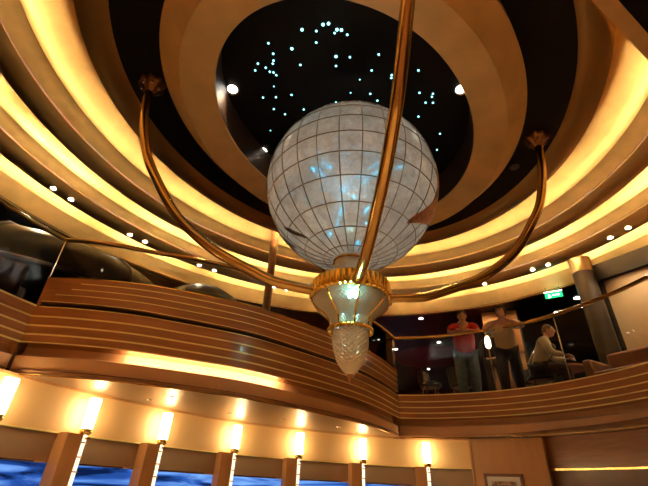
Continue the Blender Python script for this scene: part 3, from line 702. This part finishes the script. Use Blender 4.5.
RL = catmull([(-3.3, 4.44, 0), (-2.83, 4.47, 0), (-2.21, 4.66, 0), (-1.75, 4.78, 0), (-1.27, 4.96, 0), (-.6, 5.35, 0), (.0, 5.8, 0), (.55, 6.32, 0), (1.01, 6.91, 0), (1.46, 7.64, 0)], 7)
railing('railing', RL, 2.6, 'brass handrail over glass panels on the bulging centre balcony', 1.46, (.0,))
RLL = [Vector((-3.75, 2.0, 0)), Vector((-3.72, 3.0, 0)), Vector((-3.6, 3.75, 0)), Vector((-3.47, 4.08, 0)), Vector((-3.3, 4.44, 0))]
railing('railing', RLL, 2.6, 'brass handrail on the far left side, running up to the picture edge', 1.46, (.3,))

# ------------------------------------------------------------------ dark glass canopy behind the left railing
t = empty('bar_canopy', (-4.78, 6.35, 1.46)); tag(t, 'big curved smoked-glass canopy with grey edge behind the left railing', 'canopy')
b = MB(); prof = [(2.30, .80), (2.29, 1.0), (2.18, 1.22), (1.90, 1.42), (1.4, 1.60), (.75, 1.72), (0, 1.76)]
b.lathe(prof, (0, 0, 0), 48, cap=False); b.build('canopy_shell', M['darkglass'], t)
b = MB(); b.tube([(2.31 * math.cos(2 * PI * i / 60), 2.31 * math.sin(2 * PI * i / 60), .80) for i in range(60)], .035, 8, closed=True); b.build('rim', M['greyedge'], t)
for k in range(8):
    an = 2 * PI * k / 8 + .3; b = MB(); b.tube([((r + .01) * math.cos(an), (r + .01) * math.sin(an), z + .01) for r, z in prof], .022, 8); b.build('rib', M['greyedge'], t)
b = MB(); b.lathe([(.55, 0), (.55, .72), (2.25, .81)], (0, 0, 0), 40, cap=False); b.build('base', M['blackg'], t)
t = empty('black_dome', (-2.93, 9.3, 1.46)); tag(t, 'low black domed cover showing above the centre balcony, left of the slim post', 'dome')
b = MB(); b.lathe([(1.0, 0), (1.0, 1.9), (.97, 2.2), (.84, 2.45), (.52, 2.66), (0, 2.74)], (0, 0, 0), 40, cap=False); b.build('dome_shell', M['blackg'], t)

# ------------------------------------------------------------------ furniture on the upper deck
def armchair(x, y, rz, label, m, group=None):
    t = empty('armchair', (x, y, 1.46), rz); tag(t, label, 'armchair', group)
    def cb(nm, c, d, tilt=None, mm=m, bw=.05):
        s = MB(); s.box(c, d, 0, tilt); o = s.build(nm, mm, t, False); bevel(o, bw, 4); o.data.polygons.foreach_set('use_smooth', [True] * len(o.data.polygons)); return o
    cb('seat', (0, 0, .36), (.55, .56, .18)); cb('backrest', (0, .27, .60), (.60, .15, .58), -.18)
    cb('armrest', (-.32, 0, .45), (.12, .56, .30)); cb('armrest', (.32, 0, .45), (.12, .56, .30))
    for i in (-1, 1):
        for j in (-1, 1): s = MB(); s.lathe([(.015, 0), (.025, .28)], (.24 * i, .22 * j, 0), 8); s.build('leg', M['brass'], t)
    return t
ach = armchair(-3.98, 4.42, math.radians(222), 'burgundy leather armchair at the left end of the balcony, its back above the ledge', M['leather']); ach.scale = (1, 1, .80)
def bar_chair(x, y, rz, label, m=None):
    t = empty('bar_chair', (x, y, 1.46), rz); tag(t, label, 'chair', 'dark chairs with brass legs on the upper deck')
    m = m or M['black_leather']
    s = MB(); s.lathe([(.0, .44), (.20, .44), (.23, .48), (.22, .53), (0, .54)], (0, 0, 0), 20); s.build('seat', m, t)
    b = MB(); vs = []; fs = []
    for k in range(9):
        an = math.radians(20 + 140 * k / 8)
        for r, z in ((.24, .50), (.27, .82), (.23, .83), (.20, .50)): vs.append((r * math.cos(an), r * math.sin(an), z))
    for k in range(8):
        for q in range(4): fs.append((k * 4 + q, k * 4 + (q + 1) % 4, k * 4 + 4 + (q + 1) % 4, k * 4 + 4 + q))
    fs += [(0, 1, 2, 3), (35, 34, 33, 32)]; b.add(vs, fs); b.build('backrest', m, t)
    for i in range(4):
        an = PI / 4 + i * PI / 2; s = MB(); s.tube([(.22 * math.cos(an), .22 * math.sin(an), 0), (.16 * math.cos(an), .16 * math.sin(an), .45)], .014, 8); s.build('leg', M['brass'], t)
    return t
bar_chair(4.15, 8.1, .4, 'dark round chair with brass legs behind the standing woman')
bar_chair(2.95, 8.45, 2.4, 'dark round chair with brass legs between the man in red and the woman')
bar_chair(2.35, 8.6, 1.0, 'red round chair with brass legs left of the man in red', M['leather'])
bch = bar_chair(3.93, 7.16, -2.0, 'dark round chair with brass legs under the person in the pale jacket'); bch.scale = (1, 1, .74)
t = empty('sofa', (5.35, 6.1, 1.46), math.radians(-62)); tag(t, 'long low brown sofa below the dark column behind the glass', 'sofa')
for nm, c, d in (('seat', (0, 0, .25), (1.9, .7, .34)), ('backrest', (0, .34, .50), (1.9, .18, .65)), ('armrest', (-.98, 0, .36), (.16, .75, .55)), ('armrest', (.98, 0, .36), (.16, .75, .55))):
    s = MB(); s.box(c, d); o = s.build(nm, mat('brown_fabric', (.16, .07, .035), .6) if nm == 'seat' else bpy.data.materials['brown_fabric'], t, False); bevel(o, .05, 3)
for i in (-1, 1):
    for j in (-1, 1): s = MB(); s.lathe([(.03, 0), (.03, .1)], (.85 * i, .28 * j, 0), 8); s.build('foot', M['brassd'], t)
t = empty('bar_table', (4.75, 7.75, 1.46)); tag(t, 'small round red-brown table beside the person in the pale jacket', 'table')
s = MB(); s.lathe([(0, .70), (.38, .70), (.38, .74), (0, .74)], (0, 0, 0), 28); s.build('tabletop', M['wood'], t)
s = MB(); s.lathe([(.04, .02), (.04, .70)], (0, 0, 0), 12); s.build('stem', M['brass'], t)
s = MB(); s.lathe([(.22, 0), (.22, .02), (.04, .05)], (0, 0, 0), 20); s.build('base', M['brass'], t)
# lit lamp seen between man and woman
t = empty('table_lamp', (3.26, 7.55, 1.46)); tag(t, 'bright white standing lamp seen between the man in red and the woman', 'lamp')
s = MB(); s.lathe([(.02, .99), (.05, 1.03), (.055, 1.13), (.03, 1.23), (0, 1.24)], (0, 0, 0), 16); s.build('lamp_shade', emis('lamp_glow', (1, .95, .6), 5), t)
s = MB(); s.lathe([(.12, 0), (.12, .02), (.012, .04), (.012, .99)], (0, 0, 0), 16); s.build('pole', M['brass'], t)

# framed picture on the pier
dvec = (pierR - pierL).normalized(); nv2 = Vector((dvec.y, -dvec.x))
def on_pier(t_, off): p = pierL + dvec * t_ + nv2 * off; return p
p = on_pier(.46, .055); t = empty('framed_picture', (p.x, p.y, .02)); tag(t, 'dark framed picture with a pale mat hanging on the wooden pier', 'picture')
W_, H_ = .56, .62
s = MB()
for u, v, a_, b_ in ((-W_ / 2 + .02, 0, .04, H_), (W_ / 2 - .02, 0, .04, H_), (0, H_ / 2 - .02, W_, .04), (0, -H_ / 2 + .02, W_, .04)):
    q = dvec * u; s.box((q.x, q.y, v), (a_, .03, b_), ap)
s.build('frame', M['woodd'], t, False)
s = MB(); s.box((-nv2.x * .004, -nv2.y * .004, 0), (W_ - .06, .012, H_ - .06), ap); s.build('mat', M['white'], t, False)
s = MB(); s.box((nv2.x * .005, nv2.y * .005, 0), (W_ - .20, .008, H_ - .20), ap); s.build('print', M['print'], t, False)
s = MB(); s.box((nv2.x * .010, nv2.y * .010, -.02), (.09, .004, H_ - .26), ap); s.box((nv2.x * .010 + dvec.x * .11, nv2.y * .010 + dvec.y * .11, -.05), (.06, .004, H_ - .34), ap); s.build('figure', M['woodd'], t, False)

# small soffit fittings under the centre balcony
for x, y, lb in ((-1.95, 5.0, 'nearest the left end'), (-1.15, 5.75, 'third along'), (-1.62, 4.75, 'nearest the front edge on the left'), (-.45, 6.1, 'by the fourth lamp'), (.35, 6.55, 'by the fifth lamp')):
    t = empty('recessed_spot', (x, y, .822)); tag(t, 'tiny recessed spot in the metal soffit, ' + lb, 'spot light', 'tiny recessed spots in the soffit')
    s = MB(); s.lathe([(.0, -.006), (.016, -.008), (.03, -.008), (.034, 0)], (0, 0, 0), 14); s.build('rim', M['chrome'], t)

# ------------------------------------------------------------------ people
def skin_obj(nodes, edges, name, m, parent=None, sub=2, root=0):
    me = bpy.data.meshes.new('sk'); me.from_pydata([n_[0] for n_ in nodes], edges, []); o = bpy.data.objects.new('tmp', me); COL.objects.link(o)
    md = o.modifiers.new('s', 'SKIN'); md.use_smooth_shade = True
    for i, n_ in enumerate(nodes):
        r = n_[1]; r = r if isinstance(r, tuple) else (r, r); me.skin_vertices[0].data[i].radius = r; me.skin_vertices[0].data[i].use_root = (i == root)
    sb = o.modifiers.new('u', 'SUBSURF'); sb.levels = sub; sb.render_levels = sub
    dg = bpy.context.evaluated_depsgraph_get(); ev = o.evaluated_get(dg); res = bpy.data.meshes.new_from_object(ev)
    v = [x.co.copy() for x in res.vertices]; f = [tuple(p.vertices) for p in res.polygons]
    bpy.data.objects.remove(o); return v, f
def head_mesh(c, yaw, tilt, s=1.0):
    """c: centre of head, faces +y before yaw/tilt"""
    v = []; f = []; n, m = 28, 20
    R = Matrix.Rotation(yaw, 3, 'Z') @ Matrix.Rotation(tilt, 3, 'X')
    for j in range(m + 1):
        t = PI * j / m
        for i in range(n):
            a = 2 * PI * i / n; x, y, z = math.sin(t) * math.cos(a), math.sin(t) * math.sin(a), math.cos(t)
            X, Y, Z = x * .076, y * .096, z * .118
            if z < 0: X *= 1 - .28 * (-z) ** 1.4; Y = Y * (1 - .12 * -z) + .012 * -z
            if y > 0:
                fx = abs(x)
                Y += .026 * math.exp(-((x / .14) ** 2)) * math.exp(-(((z + .12) / .20) ** 2))      # nose
                Y -= .014 * math.exp(-(((fx - .42) / .16) ** 2)) * math.exp(-(((z - .08) / .12) ** 2))   # eye sockets
                Y += .008 * math.exp(-((x / .35) ** 2)) * math.exp(-(((z + .46) / .07) ** 2))     # lips
                Y += .010 * math.exp(-((x / .3) ** 2)) * math.exp(-(((z + .80) / .14) ** 2))      # chin
                Y += .006 * math.exp(-(((z - .26) / .10) ** 2))                                   # brow
            v.append(Vector((X, Y, Z)) * s)
    for j in range(m):
        for i in range(n): f.append((j * n + i, (j + 1) * n + i, (j + 1) * n + (i + 1) % n, j * n + (i + 1) % n))
    b = MB(); b.add(v, f)
    for sx in (-1, 1): b.ell(Vector((sx * .078, -.004, -.005)) * s, (.010 * s, .020 * s, .032 * s), 10, 8)
    V = [R @ Vector(q) + Vector(c) for q in b.v]
    return V, b.f, R
def hand(b, wrist, dirv, palm_n, side, s=1.0, curl=.9):
    """palm and five fingers; dirv along the hand, palm_n out of the palm"""
    dz = Vector(dirv).normalized(); pn = (Vector(palm_n) - dz * Vector(palm_n).dot(dz)).normalized(); sx = dz.cross(pn) * side
    c = Vector(wrist) + dz * .045 * s
    rot = Matrix((sx, pn, dz)).transposed(); b.ell(c, (.040 * s, .017 * s, .055 * s), 12, 8, rot)
    for k, ln in enumerate((.072, .082, .076, .060)):
        p = c + dz * .042 * s + sx * (.028 - .019 * k) * s; d = dz.copy(); pts = [p - dz * .02 * s, p]; rr = [.009 * s, .009 * s]
        for q in range(3):
            d = (d + pn * curl * .45).normalized(); p = p + d * ln * s / 3; pts.append(p); rr.append((.0085 - .001 * q) * s)
        b.tube(pts, rr, 8)
    p = c - dz * .02 * s + sx * .034 * s; b.tube([p - sx * .012 * s, p + (sx + dz * .6).normalized() * .03 * s, p + (sx * .5 + dz + pn * .5).normalized() * .058 * s], [.011 * s, .010 * s, .008 * s], 8)
def person(loc, rz, label, J, shirt, trousers, hair, hairstyle, skin='skin', build=1.0, sleeves='short', head_yaw=0, head_tilt=0, shoe='black_leather', hand_dirs=None):
    t = empty('person', (loc[0], loc[1], loc[2]), rz); tag(t, label, 'person')
    B = build
    N = [(J['pelvis'], (.145 * B, .11 * B)), (J['waist'], (.135 * B, .105 * B)), (J['chest'], (.155 * B, .11 * B)), (J['collar'], (.10, .08)), (J['neck'], .052), (J['head'], .06)]
    E = [(0, 1), (1, 2), (2, 3), (3, 4), (4, 5)]
    for sd in 'lr':
        k = len(N); N += [(J['sh_' + sd], .062 * B), (J['el_' + sd], .045), (J['wr_' + sd], .029)]; E += [(3, k), (k, k + 1), (k + 1, k + 2)]
    for sd in 'lr':
        k = len(N); N += [(J['hip_' + sd], .095 * B), (J['kn_' + sd], .062 * B), (J['an_' + sd], .043), (tuple(Vector(J['an_' + sd]) + Vector((0, .12, -.045))), .034)]; E += [(0, k), (k, k + 1), (k + 1, k + 2), (k + 2, k + 3)]
    body = MB(); body.add(*skin_obj(N, E, 'b', None))
    hv, hf, R = head_mesh(Vector(J['head']) + Vector((0, .015, .03)), head_yaw, head_tilt); body.add(hv, hf)
    for i_, sd in enumerate('lr'):
        wv = Vector(J['wr_' + sd]); ev = Vector(J['el_' + sd]); hand(body, wv, (hand_dirs or {}).get(sd, wv - ev), (0, 0, -1) if True else None, 1 if sd == 'l' else -1)
    bo = body.build('body', M[skin] if isinstance(skin, str) else skin, t, True, 80)
    # shirt
    P = [(J['pelvis'], (.165 * B, .13 * B)), (J['waist'], (.16 * B, .135 * B)), (J['chest'], (.175 * B, .125 * B)), (J['collar'], (.115, .085))]; E2 = [(0, 1), (1, 2), (2, 3)]
    for sd in 'lr':
        k = len(P); sh, el, wr = Vector(J['sh_' + sd]), Vector(J['el_' + sd]), Vector(J['wr_' + sd])
        if sleeves == 'short': P += [(tuple(sh), .080 * B), (tuple(sh.lerp(el, .8)), .068 * B)]; E2 += [(3, k), (k, k + 1)]
        else: P += [(tuple(sh), .080 * B), (tuple(el), .062 * B), (tuple(el.lerp(wr, .92)), .046)]; E2 += [(3, k), (k, k + 1), (k + 1, k + 2)]
    v, f = skin_obj(P, E2, 's', None); b = MB(); b.add(v, f); b.build('shirt', shirt, t, True, 80)
    P = [(tuple(Vector(J['pelvis']) + Vector((0, 0, .02))), (.152 * B, .122 * B))]; E2 = []
    for sd in 'lr':
        k = len(P); P += [(J['hip_' + sd], .112 * B), (J['kn_' + sd], .082 * B), (tuple(Vector(J['an_' + sd]) + Vector((0, 0, .02))), .066 * B)]; E2 += [(0, k), (k, k + 1), (k + 1, k + 2)]
    v, f = skin_obj(P, E2, 't', None); b = MB(); b.add(v, f); b.build('trousers', trousers, t, True, 80)
    for sd in 'lr':
        a_ = Vector(J['an_' + sd]); b = MB(); b.ell(a_ + Vector((0, .06, -.05)), (.052, .14, .045), 12, 8); b.build('shoe', M[shoe], t)
    # hair
    c = Vector(J['head']) + Vector((0, .015, .03)); b = MB(); v = []; f = []; n, m = 24, 14
    for j in range(m + 1):
        tt = (PI * .5) * j / m * (1.15 if hairstyle == 'short' else 1.35)
        for i in range(n):
            a_ = 2 * PI * i / n; x, y, z = math.sin(tt) * math.cos(a_), math.sin(tt) * math.sin(a_), math.cos(tt)
            lim = .30 if y > .3 else -1
            if z < lim and y > 0: z = lim
            g = 1.0 + (.05 if hairstyle == 'short' else .14)
            v.append(R @ Vector((x * .079 * g, (y * .096 - .008) * g, z * .118 * g + .002)) + c)
    for j in range(m):
        for i in range(n): f.append((j * n + i, (j + 1) * n + i, (j + 1) * n + (i + 1) % n, j * n + (i + 1) % n))
    b.add(v, f)
    if hairstyle == 'bun': b.ell(R @ Vector((0, -.11, .05)) + c, (.045, .04, .045), 12, 8)
    b.build('hair', hair, t, True, 80)
    if True:
        b = MB()
        for sx in (-1, 1): b.ell(R @ Vector((sx * .031, .083, .010)) + c, (.010, .006, .006), 8, 6)
        b.build('eyes', mat('eye_dark', (.02, .015, .01), .3), t)
    return t
def J_lean(h=1.0, lean=.30, el=(.30, .36, 1.14), wr=(.02, .46, 1.13), feet=.11):
    J = dict(pelvis=(0, .0, .96 * h), waist=(0, .03 + lean * .15, 1.10 * h), chest=(0, .05 + lean * .45, 1.27 * h), collar=(0, .06 + lean * .75, 1.42 * h), neck=(0, .08 + lean * .9, 1.51 * h), head=(0, .13 + lean * .95, 1.60 * h))
    for sd, s_ in (('l', -1), ('r', 1)):
        J['sh_' + sd] = (s_ * .20, .05 + lean * .72, 1.385 * h); J['el_' + sd] = (s_ * el[0], el[1], el[2]); J['wr_' + sd] = (s_ * wr[0], wr[1] + (0.03 if sd == 'l' else 0), wr[2] + (.02 if sd == 'l' else 0))
        J['hip_' + sd] = (s_ * .10, 0, .90 * h); J['kn_' + sd] = (s_ * (feet + .01), .04, .50 * h); J['an_' + sd] = (s_ * feet, -.02, .09)
    return J
def face(x, y): return math.atan2(-y, -x) - PI / 2     # turn +y towards the camera side
red = mat('red_shirt', (.62, .022, .018), .75); jeans = mat('blue_jeans', (.10, .14, .17), .8, noise=.2, nscale=20)
tan = mat('sand_top', (.62, .46, .22), .8); darkt = mat('dark_trousers', (.028, .016, .014), .8); pale = mat('pale_jacket', (.50, .44, .30), .8, noise=.12, nscale=10)
greyh = mat('grey_hair', (.11, .075, .05), .8); brownh = mat('brown_hair', (.07, .03, .015), .7); whiteh = mat('white_hair', (.65, .55, .42), .8)
J = J_lean(.93, .46, (.27, .46, 1.17), (-.05, .54, 1.17)); J['head'] = (.0, .60, 1.40); J['neck'] = (0, .52, 1.36)
person((2.83, 7.66, 1.46), face(2.83, 7.6) + .06, 'person in a red T-shirt and blue jeans, folded arms on the rail, looking down', J, red, jeans, greyh, 'short', build=1.3, head_tilt=-.5,
       hand_dirs={'l': (1, .1, 0), 'r': (-1, .1, 0)})
J = J_lean(.87, .36, (.34, .42, 1.12), (.035, .46, 1.25)); J['neck'] = (0, .42, 1.30); J['head'] = (0, .46, 1.37)
person((3.40, 7.13, 1.46), face(3.40, 7.1) + .05, 'person in a sand-coloured top leaning on the rail, hands joined under the chin', J, tan, darkt, brownh, 'bun', build=1.15, head_yaw=-.45, head_tilt=-.05, sleeves='short',
       hand_dirs={'l': (.5, .1, .8), 'r': (-.5, .1, .8)})
J = J_lean(1.0, .05, (.26, .05, 1.08), (.20, .25, 1.0))
person((3.60, 8.22, 1.46), face(3.6, 8.2) + 2.9, 'white-haired person half hidden behind the man in red and the leaning woman', J, darkt, darkt, whiteh, 'long', build=.95, sleeves='long')
# seated person in pale jacket turned away
Js = dict(pelvis=(0, 0, .52), waist=(0, .05, .66), chest=(0, .13, .86), collar=(0, .20, 1.01), neck=(0, .23, 1.08), head=(0, .28, 1.16))
for sd, s_ in (('l', -1), ('r', 1)):
    Js['sh_' + sd] = (s_ * .19, .19, .98); Js['el_' + sd] = (s_ * .25, .28, .72); Js['wr_' + sd] = (s_ * .14, .46, .70)
    Js['hip_' + sd] = (s_ * .10, .06, .50); Js['kn_' + sd] = (s_ * .13, .44, .50); Js['an_' + sd] = (s_ * .13, .42, .09)
tp = person((3.93, 7.16, 1.46), face(4.0, 7.0) + 1.5, 'grey-haired person in a pale jacket with a dark shoulder strap, turned away from the rail', Js, pale, darkt, greyh, 'short', build=1.05, sleeves='long')
b = MB(); b.tube([(-.16, .22, 1.06), (-.05, .34, .92), (.08, .31, .76), (.18, .16, .60), (.10, -.16, .60), (-.04, -.06, .80), (-.14, .06, 1.0), (-.16, .22, 1.06)], .018, 8); b.build('shoulder_strap', M['black_leather'], tp)
